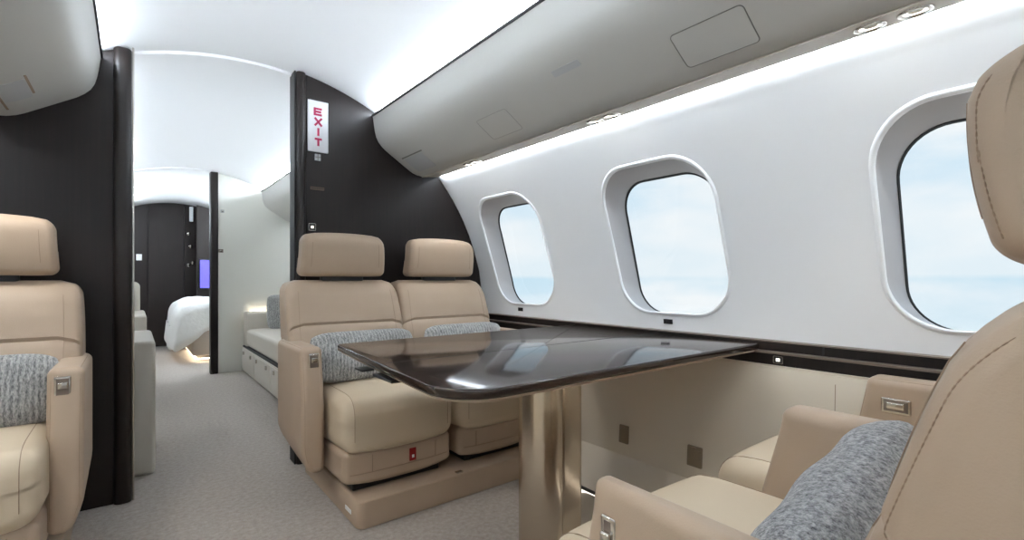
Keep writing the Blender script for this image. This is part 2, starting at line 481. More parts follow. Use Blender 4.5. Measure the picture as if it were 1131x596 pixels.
# ------------------------------------------------------------------ overhead bins
PR = [(1.008,1.770),(1.011,1.760),(1.016,1.72),(1.021,1.69),(1.028,1.662),(1.040,1.638),(1.058,1.617),(1.078,1.600),(1.104,1.583),(1.222,1.508),(1.245,1.496),(1.270,1.488),(1.305,1.484)]
def binprof():
    back = [(1.404,1.497),(1.406,1.505),(1.33,1.56),(1.17,1.66),(1.05,1.69),(1.036,1.72),(1.022,1.768)]
    return PR + back
def make_bin(sg, y0, y1, label, group):
    p = binprof(); q = p if sg > 0 else [(2*CX-x, z) for x, z in p]
    t = empty('overhead_bin', label, 'overhead bin', (CX+sg*.75, y0, 1.48), 0, group)
    L = Vector((-t.location.x, -y0, -1.48))
    obj('body', move(extrude(q, y0, y1, 24), L), M['bin'], t, smooth=28)
    lip = [(1.004,1.766),(1.003,1.776),(1.020,1.778),(1.024,1.768)]
    if sg < 0: lip = [(2*CX-x, z) for x, z in lip]
    obj('lip_trim', move(extrude(lip, y0, y1, 1), L), M['blackgap'], t, smooth=False, label='thin dark lip trim')
    un = [(1.300,1.4795),(1.306,1.4810),(1.404,1.4945),(1.405,1.499),(1.306,1.486),(1.300,1.484)]
    if sg < 0: un = [(2*CX-x, z) for x, z in un]
    obj('underside_strip', move(extrude(un, y0, y1, 1), L), M['binlow'], t, smooth=False)
    return t, L
def prof_at(s, off=.0):
    acc = 0; pts = PR+[(1.404,1.497)]
    for (a, b) in zip(pts, pts[1:]):
        l = math.hypot(b[0]-a[0], b[1]-a[1])
        if acc+l >= s or b == pts[-1]:
            q = (s-acc)/l; nx, nz = (b[1]-a[1])/l, -(b[0]-a[0])/l
            # outward = towards the cabin (down and inboard)
            if nz > 0: nx, nz = -nx, -nz
            return (a[0]+(b[0]-a[0])*q+nx*off, a[1]+(b[1]-a[1])*q+nz*off)
        acc += l
def patch(s0, s1, y0, y1, rad, off, sg, solid=True, line=None, L=Vector()):
    """rounded rectangular patch lying on the bin face"""
    p = rrect(s1-s0, y1-y0, rad, 5, (s0+s1)/2, (y0+y1)/2)
    pts = []
    for i in range(len(p)):
        a, b = p[i], p[(i+1) % len(p)]; n = max(1, int(math.hypot(b[0]-a[0], b[1]-a[1])/.02))
        pts += [(a[0]+(b[0]-a[0])*j/n, a[1]+(b[1]-a[1])*j/n) for j in range(n)]
    def w(s, y, o):
        x, z = prof_at(s, o); x = x if sg > 0 else 2*CX-x
        return (x+L.x, y+L.y, z+L.z)
    if line: return tube([w(s, y, off) for s, y in pts], line, 6, True)
    n = len(pts); cs, cy = (s0+s1)/2, (y0+y1)/2; V, F = [], []
    for g in range(5):
        q = g/4; V += [w(cs+(s-cs)*q, cy+(y-cy)*q, off) for s, y in pts]
    V += [w(s, y, -.001) for s, y in pts]
    for g in range(5):
        for k in range(n): F.append((g*n+k, g*n+(k+1) % n, (g+1)*n+(k+1) % n, (g+1)*n+k))
    return V, F
SD = -.022   # the bin's lip is set a little lower than the traced one
bR, LR = make_bin(1, YF+.1, YB-.001, 'long ivory overhead bin above the cabin windows with a large access panel outline', 'ivory overhead bins')
bL, LL = make_bin(-1, YF+.1, YB-.001, 'ivory overhead bin at top left beside the dark divider', 'ivory overhead bins')
bM, LM = make_bin(1, YB+.1, YD-.01, 'ivory overhead bin in the middle cabin beyond the right divider', 'ivory overhead bins')
make_bin(-1, YB+.1, YD-.01, 'ivory overhead bin on the left of the middle cabin, hidden past the left divider', 'ivory overhead bins')
def bp(t, nm, m, s0, s1, y0, y1, rad, off, sg, L, line=None, label=None):
    return obj(nm, patch(s0+SD*0, s1, y0, y1, rad, off, sg, line=line, L=L), m, t, label=label)
D0 = -.013
bp(bR, 'access_panel', M['bin'], .283+D0, .396+D0, .572, .772, .012, .0016, 1, LR)
bp(bR, 'panel_gap', M['binline'], .283+D0, .396+D0, .572, .772, .012, .0012, 1, LR, line=.0014)
bp(bR, 'latch_plate', M['vent'], .224+D0, .248+D0, 1.069, 1.190, .003, .002, 1, LR, label='small pale grey latch plate')
bp(bR, 'air_vent', M['vent'], .30+D0, .405+D0, 2.235, 2.43, .006, .0015, 1, LR, label='grey square vent panel')
bp(bR, 'panel_gap', M['binline'], .287+D0, .294+D0, 2.215, 2.44, .002, .0018, 1, LR)
bp(bR, 'hatch_gap', M['binline'], .273+D0, .385+D0, 1.50, 1.70, .012, .0002, 1, LR, line=.0006)
bp(bL, 'air_vent', M['vent'], .328+D0, .404+D0, 2.16, 2.34, .006, .0015, -1, LL, label='grey square vent panel')
bp(bL, 'slot', M['seam'], .318+D0, .325+D0, 2.13, 2.31, .002, .002, -1, LL)
bp(bL, 'slot', M['seam'], .408+D0, .415+D0, 2.18, 2.42, .002, .002, -1, LL)

# LED strips: cove above each bin, wash beneath each bin against the wall
n = [20]
def led(x0, x1, z0, z1, y0, y1, m, sg=1):
    if sg < 0: x0, x1 = 2*CX-x1, 2*CX-x0
    n[0] += 1
    struct('trim_%d' % n[0], box(x0, x1, y0, y1, z0, z1, .001), m, smooth=False)
for sg in (1, -1):
    led(1.0225, 1.029, 1.7795, 1.789, YF+.2, YB-.03, M['led'], sg)
    led(1.0225, 1.029, 1.7795, 1.789, YB+.12, YD-.03, M['ledaft'], sg)
    led(1.4060, 1.4125, 1.4975, 1.503, YF+.2, YB-.02, M['ledwash'], sg)
    led(1.4060, 1.4125, 1.4975, 1.503, YB+.12, YD-.03, M['ledwash'], sg)
led(1.048, 1.06, 1.692, 1.700, YD+.15, YE-.5, M['ledaft'])
led(1.048, 1.06, 1.692, 1.700, YD+.15, YE-.5, M['ledaft'], -1)

# recessed downlights in the underside strips, in pairs
def downlight():
    t = empty('downlight', '', 'downlight', (0,0,0), 0, 'downlights under the overhead bins')
    obj('bezel', move(lathe([(.0215,.004),(.0215,-.002),(.026,-.005),(.0315,-.0035),(.033,.0005),(.0325,.004)], 32)), M['chrome'], t)
    obj('lens', move(lathe([(.0001,.0006),(.012,.0006),(.0212,.0002)], 28)), M['lampwhite'], t)
    return t
YL = [(.292,.375),(1.149,1.227),(2.022,2.084)]
first = downlight(); tilt = math.atan2(.013,.086); used = False
names = {0:'above the nearest window', 1:'above the middle window', 2:'by the dark divider', 3:'behind the camera', 4:'near the front wall'}
spots = []
for sg, sd in ((1,'right'),(-1,'left')):
    for i, pr in enumerate(YL):
        for j, y in enumerate(pr):
            if used:
                o = first.copy(); C.objects.link(o)
                for ch in first.children:
                    cc = ch.copy(); C.objects.link(cc); cc.parent = o
            else: o = first; used = True
            o.location = (CX+sg*(1.352-CX), y, 1.4868); o.rotation_euler = (0, -sg*tilt, 0)
            o['label'] = 'chrome-rimmed downlight under the %s bin, %s, %s of its pair' % (sd, names[i], 'nearer' if j == 0 else 'farther')
            spots.append((sg, y))
for k, (sg, y) in enumerate(spots):
    l = bpy.data.lights.new('downlight_beam', 'SPOT'); l.energy = 1.3 if sg > 0 else 3.4; l.spot_size = math.radians(95); l.spot_blend = .45
    l.shadow_soft_size = .012; l.color = (1,.95,.88)
    o = bpy.data.objects.new('downlight_beam', l); C.objects.link(o); o.location = (CX+sg*(1.350-CX), y, 1.475)
    o.rotation_euler = (0, 0 if sg > 0 else -math.radians(24), 0)

# ------------------------------------------------------------------ side ledge
def ledge(sg, y0, y1, label):
    t = empty('side_ledge', label, 'ledge', (CX+sg*(1.72-CX), y0, .61))
    L = Vector((-t.location.x, -y0, -.61))
    f = (lambda x: x) if sg > 0 else (lambda x: 2*CX-x)
    def part(nm, poly, m, **k): return obj(nm, move(extrude([(f(x), z) for x, z in poly], y0, y1), L), m, t, smooth=False, **k)
    part('upper_band', [(1.712,.657),(1.712,.686),(1.7445,.686),(1.7445,.657)], M['dark'])
    part('top_edge', [(1.708,.686),(1.708,.690),(1.743,.6905),(1.743,.686)], M['bronzeedge'])
    part('trim_line', [(1.682,.650),(1.682,.6565),(1.744,.6565),(1.744,.650)], M['bronzeedge'])
    part('lower_band', [(1.688,.613),(1.688,.650),(1.744,.650),(1.744,.613)], M['dark'])
    part('base_line', [(1.684,.6065),(1.684,.6128),(1.70,.6128),(1.70,.6065)], M['cream'])
    return t, L
M['bronzeedge'] = mat('ledge_edge', (.47,.42,.38), .35, metal=.3)
lg, Lg = ledge(1, YF+.1, YB-.0, 'dark wood side ledge running below the windows behind the table')
obj('panel_joint', move(box(1.7105,1.7125,.595,.600,.658,.686,.0004), Lg), M['black'], lg)
ledge(-1, YF+.1, YB-.0, 'dark wood side ledge on the aisle-side wall behind the left seat')
def button(y, label, x=1.688, z=.632, hw=.016):
    t = empty('seat_button', label, 'button', (x, y, z))
    obj('surround', box(-.0035,-.0004,-hw,hw,-.013,.013,.002), M['black'], t)
    obj('rim', tube([(-.0038, a, b) for a, b in rrect(hw*1.8,.0235,.003,3)], .0008, 6, True), M['chrome'], t)
    obj('indicator', box(-.0052,-.0036,-.006,.006,-.005,.005,.001), M['dotlight'], t)
button(.722, 'small lit square button on the dark ledge just past the table corner')
# small placards below the windows
def placard(y, z, label):
    p = wall_pt(1, y, z); q = wall_pt(1, y, z+.01)
    t = empty('row_placard', label, 'placard', p, 0, 'small black placards below the windows')
    t.rotation_euler = (0, math.atan2(q[0]-p[0], q[2]-p[2]), 0)
    obj('plate', box(-.005,-.0005,-.021,.021,-.010,.010,.0015), M['black'], t)
    for k in (-.012, 0, .012): obj('mark', box(-.0058,-.0048,k-.0035,k+.0035,-.006,.006,.0004), M['blackgap'], t)
placard(1.178, .725, 'small black placard below the middle window')
placard(2.145, .728, 'small black placard below the window nearest the dark divider')
# outlet covers on the lower panel
def outlet(y, z, label, hw=.026):
    t = empty('outlet_cover', label, 'outlet cover', (1.664, y, z), 0, 'bronze outlet covers on the lower panel')
    t.rotation_euler = (0, math.radians(4), 0)
    obj('plate', box(-.012,.004,-hw,hw,-.038,.038,.004), M['bronze'], t)
    obj('flap', box(-.016,-.0125,-hw+.005,hw-.005,-.031,.026,.003), M['bronze'], t)
    obj('hinge_tab', box(-.0175,-.010,-.009,.009,.028,.036,.002), M['seam'], t)
outlet(1.340, .235, 'bronze outlet cover low on the side panel, nearer the table pedestal', .024)
outlet(1.008, .235, 'bronze outlet cover low on the side panel, nearer the seat cushions', .03)

# ------------------------------------------------------------------ divider fittings
sg_ = empty('exit_sign', 'white vertical EXIT sign with magenta letters on the right dark divider', 'exit sign', (.727, 2.509, 1.66))
obj('plate', box(-.050,.050,-.012,-.0002,-.127,.127,.003), M['white'], sg_)
def bar(a, b, w=.0095):
    a, b = Vector(a), Vector(b); d = (b-a).normalized(); nn = Vector((-d.y, d.x))*w/2
    p = [a+nn, b+nn, b-nn, a-nn]
    return [(q.x, y, q.y) for y in (-.0150, -.0121) for q in p], [(0,1,2,3),(7,6,5,4),(0,4,5,1),(1,5,6,2),(2,6,7,3),(3,7,4,0)]
def letter(ch, zc, w=.017, h=.0195):
    S = {'E': [((-w,-h),(-w,h)),((-w,h-.005),(w,h-.005)),((-w,0),(w*.8,0)),((-w,-h+.005),(w,-h+.005))],
         'X': [((-w,-h),(w,h)),((-w,h),(w,-h))], 'I': [((0,-h),(0,h))], 'T': [((-w,h-.005),(w,h-.005)),((0,-h),(0,h))]}[ch]
    vf = join(*[bar(a, b) for a, b in S])
    return obj('letter', ([(x, y, z+zc) for x, y, z in vf[0]], vf[1]), M['exitred'], sg_, smooth=False, label='magenta letter %s' % ch)
for ch, z in (('E',.072),('X',.022),('I',-.028),('T',-.078)): letter(ch, z)
def small_plate(name, label, cat, x, z, w, h, m, y=2.509, extra=None):
    t = empty(name, label, cat, (x, y, z))
    obj('plate', box(-w/2,w/2,-.006,-.0002,-h/2,h/2,.001), m, t)
    return t
t = small_plate('switch_plate', 'small pale square plate with a cross under the EXIT sign', 'plate', .727, 1.508, .028, .032, M['vent'])
obj('cross_mark', join(box(-.013,.013,-.0075,-.0062,-.002,.002,.0004), box(-.002,.002,-.0075,-.0062,-.015,.015,.0004)), M['binline'], t)
t = small_plate('slot_vent', 'small brown slot plate low on the right dark divider', 'vent', .725, 1.352, .066, .014, M['seamdark'] if 'seamdark' in M else M['bronzeedge'])
obj('slot', box(-.03,.03,-.0072,-.0062,-.002,.002,.0004), M['black'], t)
t = small_plate('call_switch', 'small square lit switch on the dark divider above the tan headrest', 'switch', .700, 1.158, .034, .036, M['black'])
obj('rim', tube([(a, -.0065, b) for a, b in rrect(.032,.034,.003,3)], .0012, 6, True), M['chrome'], t)
obj('indicator', box(-.006,.006,-.0085,-.0062,-.006,.006,.001), M['dotlight'], t)
t = small_plate('call_switch', 'small grey switch high on the cream divider wall beyond the aisle', 'switch', .675, 1.55, .030, .030, M['vent'], y=YD+.0195)
obj('button', box(-.008,.008,-.0085,-.0062,-.008,.008,.001), M['chrome'], t)
t = small_plate('call_switch', 'small grey switch lower on the cream divider wall beside the dark jamb', 'switch', .662, 1.17, .040, .032, M['bronzeedge'], y=YD+.0195)
obj('button', box(-.008,.008,-.0085,-.0062,-.008,.008,.001), M['chrome'], t)

# ------------------------------------------------------------------ seats
def back_fn(x, y, z):
    q = (z-.42)/.475
    front = .403+.245*(z-.42)+.18*max(0, z-.66)**1.5
    depth = y
    xx = x*(1-.045*max(0, q)**4)
    # side bolster thickness, crease and lumbar roll live on the front half
    fr = max(0, 1-depth/.06)
    yy = front+depth
    yy += fr*.010*math.exp(-((z-.693)/.007)**2)
    yy -= fr*.012*math.exp(-((z-.60)/.07)**2)*max(0, 1-(abs(x)/.25)**4)
    yy -= fr*.006*math.exp(-((z-.78)/.06)**2)*max(0, 1-(abs(x)/.25)**4)
    yy += .035*(max(0, z-.825)/.07)**2*fr
    zz = z - (.030*(max(0, abs(x)-.205)/.065)**2.2 if q > .5 else 0)
    return (xx, yy, zz)
def head_fn(x, y, z):
    q = (z-.912)/.195
    xx = x*(1.0-.045*q)
    yy = .511+y*(1+.0*q)+.024*max(0, (1.05-z)/.14)**2+.028*(max(0, z-1.06)/.045)**2*max(0, 1-y/.07)
    if y < .03: yy += .012*(abs(x)/.195)**3
    zz = z + (.010*(1-(x/.195)**2)-.014*(max(0, abs(x)-.15)/.05)**2.2 if q > .5 else .006*(max(0, abs(x)-.15)/.05)**2)
    return (xx, yy, zz)
def cush_fn(hw):
    def fn(x, y, z):
        top = (z-.24)/.22
        zz = z
        if top > .5:
            zz += .010*(1-(x/hw)**2)*math.sin(PI*min(1, max(0, y/.46)))
            zz -= .022*max(0, 1-y/.10)**2
        else:
            zz += .022*(abs(x)/hw)**4*max(0, 1-y/.30)
        yy = y + .012*(abs(x)/hw)**3*max(0, 1-y/.15)
        return (x, yy, zz)
    return fn
def seam_on(fn, pts, r=.0016):
    return tube([fn(*p) for p in pts], r, 6)
def arm_fn(sg, taper=0, y0=.2):
    def fn(x, y, z):
        xo = x
        lo = max(0, .25-z)/.12
        outer = (sg*x > .25)
        if outer: xo = x-sg*.035*min(1, lo)**1.3
        if taper: xo -= sg*taper*max(0, 1-(y-y0)/.22)*max(0, min(1, (sg*x-.263)/.048))
        # front edge leans forward a little lower down, top front rounded
        yy = y - .20*min(.20, max(0, .61-z))*max(0, 1-(y-.16)/.2)
        zz = z
        if z < .35: zz = z + .05*max(0, (y-.18)/.4)*((.35-z)/.2)
        return (xo, yy, zz)
    return fn
def make_arm(t, sg, y0=.20, low=0, leather=None, latch='front', ax_=.2475, tk=.085, taper=0):
    f = arm_fn(sg, taper, y0)
    zt = .637-low
    vf = soft_box((tk, .58-y0, zt-.15), min(.024, tk*.36), (sg*ax_, (y0+.58)/2, (zt+.15)/2), n=(2,10,14), k=4, fn=f)
    a = obj('armrest', vf, leather or M['leather'], t)
    # piping seams round the top of the front edge
    for s in (-1, 1):
        x = sg*ax_+s*(tk/2-.0105)
        pts = [f(x, y0+.0045, z) for z in [.20+i*.02 for i in range(21)] if z < zt-.03]
        pts += [f(x, y0+.010+.010*(1-math.cos(a_*PI/2/4))*1.5, zt-.026+.022*math.sin(a_*PI/2/4)) for a_ in range(1, 4)]
        pts += [f(x, y, zt-.0045) for y in (y0+.035,.25,.35,.45,.53)]
        obj('piping', tube(pts, .0010, 6), M['seam'], a)
    if latch == 'front':
        p = f(sg*(ax_-.006), y0, .583)
        lt = obj('latch_plate', box(p[0]-.019,p[0]+.019,p[1]-.0035,p[1]+.004,p[2]-.030,p[2]+.030,.003), M['chrome'], a, label='chrome recline latch')
        obj('latch_recess', box(p[0]-.014,p[0]+.014,p[1]-.0045,p[1]-.0032,p[2]-.024,p[2]+.024,.001), M['bronzeedge'], a)
        obj('latch_lever', box(p[0]-.011,p[0]+.013,p[1]-.011,p[1]-.0045,p[2]-.006,p[2]+.014,.003), M['chrome'], a)
    elif latch:
        # on the face given: +1 / -1 = local x side
        s, yl = latch
        xs = sg*ax_+s*(tk/2-taper*(.9 if taper else 0))
        lw, lh, zc = (.032, .020, .568) if yl > .2 else (.012, .036, .560)
        obj('latch_plate', box(min(xs-.002,xs+s*.0035), max(xs-.002,xs+s*.0035)+.001, yl-lw, yl+lw, zc-lh, zc+lh, .003), M['chrome'], a, label='chrome recline latch')
        obj('latch_recess', box(min(xs,xs+s*.0050), max(xs,xs+s*.0050), yl-lw+.006, yl+lw-.006, zc-lh+.006, zc+lh-.005, .001), M['bronzeedge'], a)
        obj('latch_lever', box(min(xs,xs+s*.012), max(xs,xs+s*.012), yl-lw*.6, yl+lw*.6, zc-lh*.35, zc+lh*.5, .003), M['chrome'], a)
    return a
def make_seat(label, loc, rz, arms, cx=(-.215,.215), dy=0, tab=True, stitch=False, group=None):
    t = empty('cabin_seat', label, 'seat', loc, rz, group)
    L1, L2 = M['leather'], M['leather2']
    hw = (cx[1]-cx[0])/2; c0 = (cx[0]+cx[1])/2
    fn_ = cush_fn(hw); fn = lambda x, y, z: (lambda p: (p[0]+c0, p[1]+dy*max(0, 1-y/.35), p[2]-dy*.25))(fn_(x, y, z))
    c = obj('seat_cushion', soft_box((2*hw,.47,.22), .048, (0,.235,.35), n=(10,10,6), k=5, fn=fn), L2, t)
    zt = .4565
    for s in (-1, 1):
        x = s*(hw-.040)
        pts = [fn(x, -.0002, z) for z in (.29,.33,.37,.405)] + [fn(x, .048-.048*math.cos(a*PI/12), .412+.048*math.sin(a*PI/12)) for a in range(1, 6)] + [fn(x, y, .460) for y in (.06,.10,.15,.2,.25,.3,.35,.4)]
        obj('seam', tube(pts, .0010, 6), M['seam'], c)
    # skirt
    def sk(x, y, z):
        zz = z + .02*(abs(x)/hw)**3*max(0, (.18-z)/.06)
        return (x+c0, y+.014*(abs(x)/hw)**3*max(0, 1-y/.2), zz)
    s_ = obj('seat_base', soft_box((2*hw-.01,.44,.135), .024, (0,.245,.1895), n=(10,6,5), k=4, fn=sk), L1, t)
    obj('seam', tube([sk(x, .0247, .170) for x in [-(hw-.03)+i*(2*hw-.06)/10 for i in range(11)]], .0018, 6), M['seam'], s_)
    for x in (-.12, .15):
        obj('seam', tube([sk(x, .0247, z) for z in (.172,.20,.235)], .0016, 6), M['seam'], s_)
    obj('swivel_frame', box(cx[0]+.05,cx[1]-.05,.06,.46,.1005,.135,.006), M['black'], t)
    if tab:
        p = sk(.045, .025, .205)
        tb = obj('pull_tab', box(p[0]-.014,p[0]+.014,p[1]-.005,p[1]+.001,p[2]-.028,p[2]+.022,.002), M['red'], t, label='red pull tab')
        obj('tab_mark', box(p[0]-.005,p[0]+.005,p[1]-.0062,p[1]-.0050,p[2]-.016,p[2]-.004,.0005), M['white'], tb)
    b = obj('backrest', soft_box((.540,.155,.475), .022, (0,.0775,.6575), n=(12,6,34), k=5, fn=back_fn), L1, t)
    for s in (-1, 1):
        pts = [back_fn(s*.222, .0 , z) for z in [.47+i*.018 for i in range(22)]]
        obj('seam', tube(pts, .0007, 6), M['seam'], b)
    h = obj('headrest', soft_box((.400,.110,.195), .024, (0,.055,1.0095), n=(10,5,8), k=5, fn=head_fn), L1, t)
    for s in (-1, 1):
        pts = [head_fn(s*.160, 0, z) for z in [.955+i*.012 for i in range(10)]]
        obj('seam', tube(pts, .0008, 6), M['seam'], h)
    obj('headrest_mount', box(-.10,.10,.575,.61,.86,.95,.01), M['black'], t)
    if stitch:
        # rows of raised stitches along the front edge of both flanks
        for nm, f_, hx, rr_, dep, zs, par in (('stitching', back_fn, .270, .022, .006, (.47,.880), b), ('stitching', head_fn, .200, .024, .006, (.930,1.088), h)):
            for s in (-1, 1):
                path = []; N = 60
                hx_ = hx-rr_+math.sqrt(rr_**2-(rr_-dep)**2)
                raw = [(dep, zs[0]+(zs[1]-zs[0])*i/N) for i in range(N+1)]
                for (d, z) in raw: path.append(Vector(f_(s*(hx_+.0003), d-.0003, z)))
                V, F = [], []; segs = []
                # resample
                acc = [0]
                for a_, b_ in zip(path, path[1:]): acc.append(acc[-1]+(b_-a_).length)
                def at(dist):
                    for i in range(len(acc)-1):
                        if acc[i+1] >= dist:
                            q = (dist-acc[i])/max(1e-9, acc[i+1]-acc[i]); return path[i].lerp(path[i+1], q)
                    return path[-1]
                d = 0
                while d+.0042 < acc[-1]:
                    segs.append(tube([tuple(at(d)), tuple(at(d+.0042))], .0007, 5)); d += .0068
                o = obj(nm, join(*segs), M['stitch'], par, label='line of raised tan stitches'); o['kind'] = 'stuff'
                obj('seam', tube([tuple(p) for p in path], .0003, 5), M['seam'], par)
    for a in arms:
        make_arm(t, **a)
    return t
XA, XB, YFS = .790, 1.318, 1.745
make_seat('tan leather seat facing the camera by the aisle, left of the two behind the table', (XA, YFS, 0), 0, [dict(sg=-1)], cx=(-.190,.280), group='tan leather cabin seats')
make_seat('tan leather seat facing the camera beside the window wall, partly behind the table', (XB, YFS, 0), 0, [dict(sg=1)], cx=(-.223,.200), tab=False, group='tan leather cabin seats')
make_seat('tan leather seat across the aisle, cut off by the left picture edge', (-.405, YFS, 0), 0, [dict(sg=1), dict(sg=-1)], tab=False, group='tan leather cabin seats')
YN = .613
sa = make_seat('large tan leather seat seen from its side at the right picture edge, nearest the camera', (.775, YN, 0), PI, [dict(sg=1, y0=.168, ax_=.287, tk=.048, taper=.020, latch=(1,.200))], cx=(-.262,.218), dy=-.035, tab=False, stitch=True, group='tan leather cabin seats')
sb = make_seat('tan leather seat by the window beyond the nearest seat, showing its pale cushion', (1.330, YN, 0), PI, [dict(sg=-1, y0=.165, ax_=.280, latch=(1,.235))], cx=(-.235,.198), dy=-.04, tab=False, group='tan leather cabin seats')
# the raised centre armrest between the two near seats
ca = empty('centre_armrest', 'tan leather armrest standing between the two near seats', 'armrest', (1.0875, YN, 0), PI)
f0 = lambda x, y, z: (x, y-.30*min(.25, max(0, (.60-z)))*max(0, 1-(y-.14)/.25), z + (.06*max(0, (y-.16)/.4)*((.35-z)/.2) if z < .35 else 0))
cb = obj('pad', soft_box((.075,.24,.52), .026, (0,.163+.12,.377), n=(2,10,14), k=5, fn=f0), M['leather'], ca)
obj('support', box(-.03,.03,.20,.34,.105,.16,.006), M['black'], ca)
# plinths under the pairs
def plinth(x0, x1, y0, y1, label, ym, rivet=False):
    t = empty('seat_plinth', label, 'plinth', ((x0+x1)/2, (y0+y1)/2, 0), 0, 'leather-clad seat plinths')
    w, d = (x1-x0), (y1-y0)
    p = round_poly([(-w/2,-d/2,.03),(w/2,-d/2,.03),(w/2,d/2,.03),(-w/2,d/2,.03)], 5)
    obj('body', prism_z(p, 0, .100, .006), M['leather'], t)
    return t
pf = plinth(.632, 1.46, 1.695, 2.40, 'tan plinth carrying the two seats behind the table', 0)
obj('side_label', box(-.4165,-.4135,-.28,-.22,.035,.050,.001), M['white'], pf, label='small pale label')
obj('floor_bolt', box(.0,.03,-.345,-.325,.1005,.106,.002), M['chrome'], pf)
plinth(.632, 1.46, .0, .655, 'tan plinth under the two near seats', 0)
plinth(-.66, -.17, 1.70, 2.40, 'tan plinth under the left seat across the aisle', 0)
# ------------------------------------------------------------------ pillows
def pillow(label, loc, rot, w=.45, h=.22, d=.10, m=None, flat=.0):
    V, F = [], []; N = 22; K = 14
    for side in (-1, 1):
        for i in range(N+1):
            for j in range(K+1):
                u, v = -1+2*i/N, -1+2*j/K
                u2 = math.sin(u*PI/2)*.35+u*.65; v2 = math.sin(v*PI/2)*.35+v*.65
                t = (max(0, 1-abs(u2)**4.5)**.55)*(max(0, 1-abs(v2)**3.2)**.55)
                x = u2*w/2*(1-.055*abs(v2)**3); z = v2*h/2*(1-.22*abs(u2)**7)
                wr = .004*math.sin(9*u2+3*v2)+.003*math.sin(15*v2-4*u2)
                V.append((x, side*(t*d/2+(wr*t)), z))
    n0 = (N+1)*(K+1)
    for s in range(2):
        for i in range(N):
            for j in range(K):
                a = s*n0+i*(K+1)+j; F.append((a, a+K+1, a+K+2, a+1))
    bm = bmesh.new(); vs = [bm.verts.new(p) for p in V]
    for f in F:
        try: bm.faces.new([vs[i] for i in f])
        except Exception: pass
    bmesh.ops.remove_doubles(bm, verts=bm.verts, dist=.0006)
    o = obj('pillow', bm, m or M['knit'])
    o.location = loc; o.rotation_euler = rot
    mod = o.modifiers.new('s', 'SUBSURF'); mod.levels = 1; mod.render_levels = 1
    return tag(o, label, 'pillow', 'grey knitted pillows')
pillow('grey knitted lumbar pillow on the aisle seat behind the table', (XA+.015, 2.075, .570), (math.radians(-14), 0, 0), .48, .22, .105)
pillow('grey knitted lumbar pillow on the window seat behind the table', (XB+.01, 2.075, .572), (math.radians(-14), 0, 0), .47, .22, .10)
pillow('grey knitted lumbar pillow on the seat at the left picture edge', (-.395, 2.082, .562), (math.radians(-14), 0, 0), .44, .23, .105)
pillow('grey knitted pillow leaning on the nearest seat at lower right', (.782, .250, .533), (math.radians(16), -.17, 0), .50, .25, .14, M['boucle'])

# ------------------------------------------------------------------ table
tb = empty('conference_table', 'glossy dark wood conference table on a champagne metal pedestal', 'table', (1.15, 1.2, 0))
TL = (-1.15, -1.2, 0)
top = round_poly([(.542,1.662,.025),(1.700,1.662,.004),(1.700,.787,.012),(.474,.787,.115)], 10)
obj('tabletop', move(prism_z(top, .658, .680, .006), TL), M['table'], tb, smooth=50)
und = round_poly([(.553,1.650,.02),(1.695,1.650,.004),(1.695,.798,.012),(.487,.798,.108)], 10)
obj('table_underside', move(prism_z(und, .650, .6585, .003), TL), M['leather'], tb, label='tan leather-covered underside')
obj('leaf_joint', move(box(.52, 1.698, 1.1985,1.2005,.6796,.6804,.0002), TL), M['blackgap'], tb)
obj('wall_hinge', move(box(1.6995,1.711,.80,1.66,.660,.678,.001), TL), M['table'], tb)
obj('release_lever', move(join(box(.500,.545,1.12,1.24,.642,.6495,.003), box(.495,.530,1.30,1.36,.644,.6495,.002)), TL), M['black'], tb, label='black release lever')
def column(x0, x1, y0, y1, z0, z1, r):
    return move(prism_z(rrect(x1-x0, y1-y0, r, 10, (x0+x1)/2, (y0+y1)/2), z0, z1, .002), TL)
ped = obj('pedestal', column(.985, 1.105, 1.11, 1.26, .03, .650, .056), M['gold'], tb)
ped2 = obj('pedestal', column(1.098, 1.222, 1.155, 1.30, .03, .650, .030), M['gold'], tb)
bs = round_poly([(1.10,1.06,.04),(1.44,1.06,.04),(1.44,1.37,.04),(1.10,1.37,.04)], 6)
obj('base_fairing', move(prism_z(bs, 0, .045, .012), TL), M['cream'], tb)

# ------------------------------------------------------------------ middle cabin
dv = empty('divan', 'cream divan with drawers beneath on the right side of the middle cabin', 'sofa', (1.2, 4.2, 0))
DL = (-1.2, -4.2, 0)
obj('body', move(box(.835,1.47,2.75,5.33,.02,.245,.006), DL), M['ivory'], dv)
obj('seat_cushion', move(soft_box((.66,2.42,.17), .035, (1.175,3.94,.345), n=(4,16,4), k=4), DL), M['ivory'], dv)
obj('shadow_gap', move(box(.838,1.46,2.76,5.30,.245,.262,.002), DL), M['blackgap'], dv)
obj('armrest', move(soft_box((.68,.17,.335), .02, (1.185,5.24,.4175), n=(3,2,3), k=3), DL), M['ivory'], dv)
obj('backrest', move(soft_box((.12,2.42,.30), .03, (1.50,3.94,.56), n=(2,16,4), k=3), DL), M['ivory'], dv)
for y0, y1 in ((2.8,3.42),(3.44,4.06),(4.08,4.70),(4.72,5.30)):
    dr = obj('drawer', move(box(.828,.836,y0,y1,.035,.232,.002), DL), M['ivory'], dv)
    for yy in (y0+.12, y1-.12) :
        obj('latch', move(box(.818,.829,yy-.016,yy+.016,.185,.215,.002), DL), M['chrome'], dr)
pillow('small grey pillow at the far end of the cream divan', (1.17, 4.97, .585), (math.radians(14), 0, math.radians(-18)), .38, .36, .11)
# end glow of the divan against the cream divider
struct('trim_40', box(.90, 1.45, 5.345, 5.355, .575, .583, .001), M['ledfloor'], smooth=False)

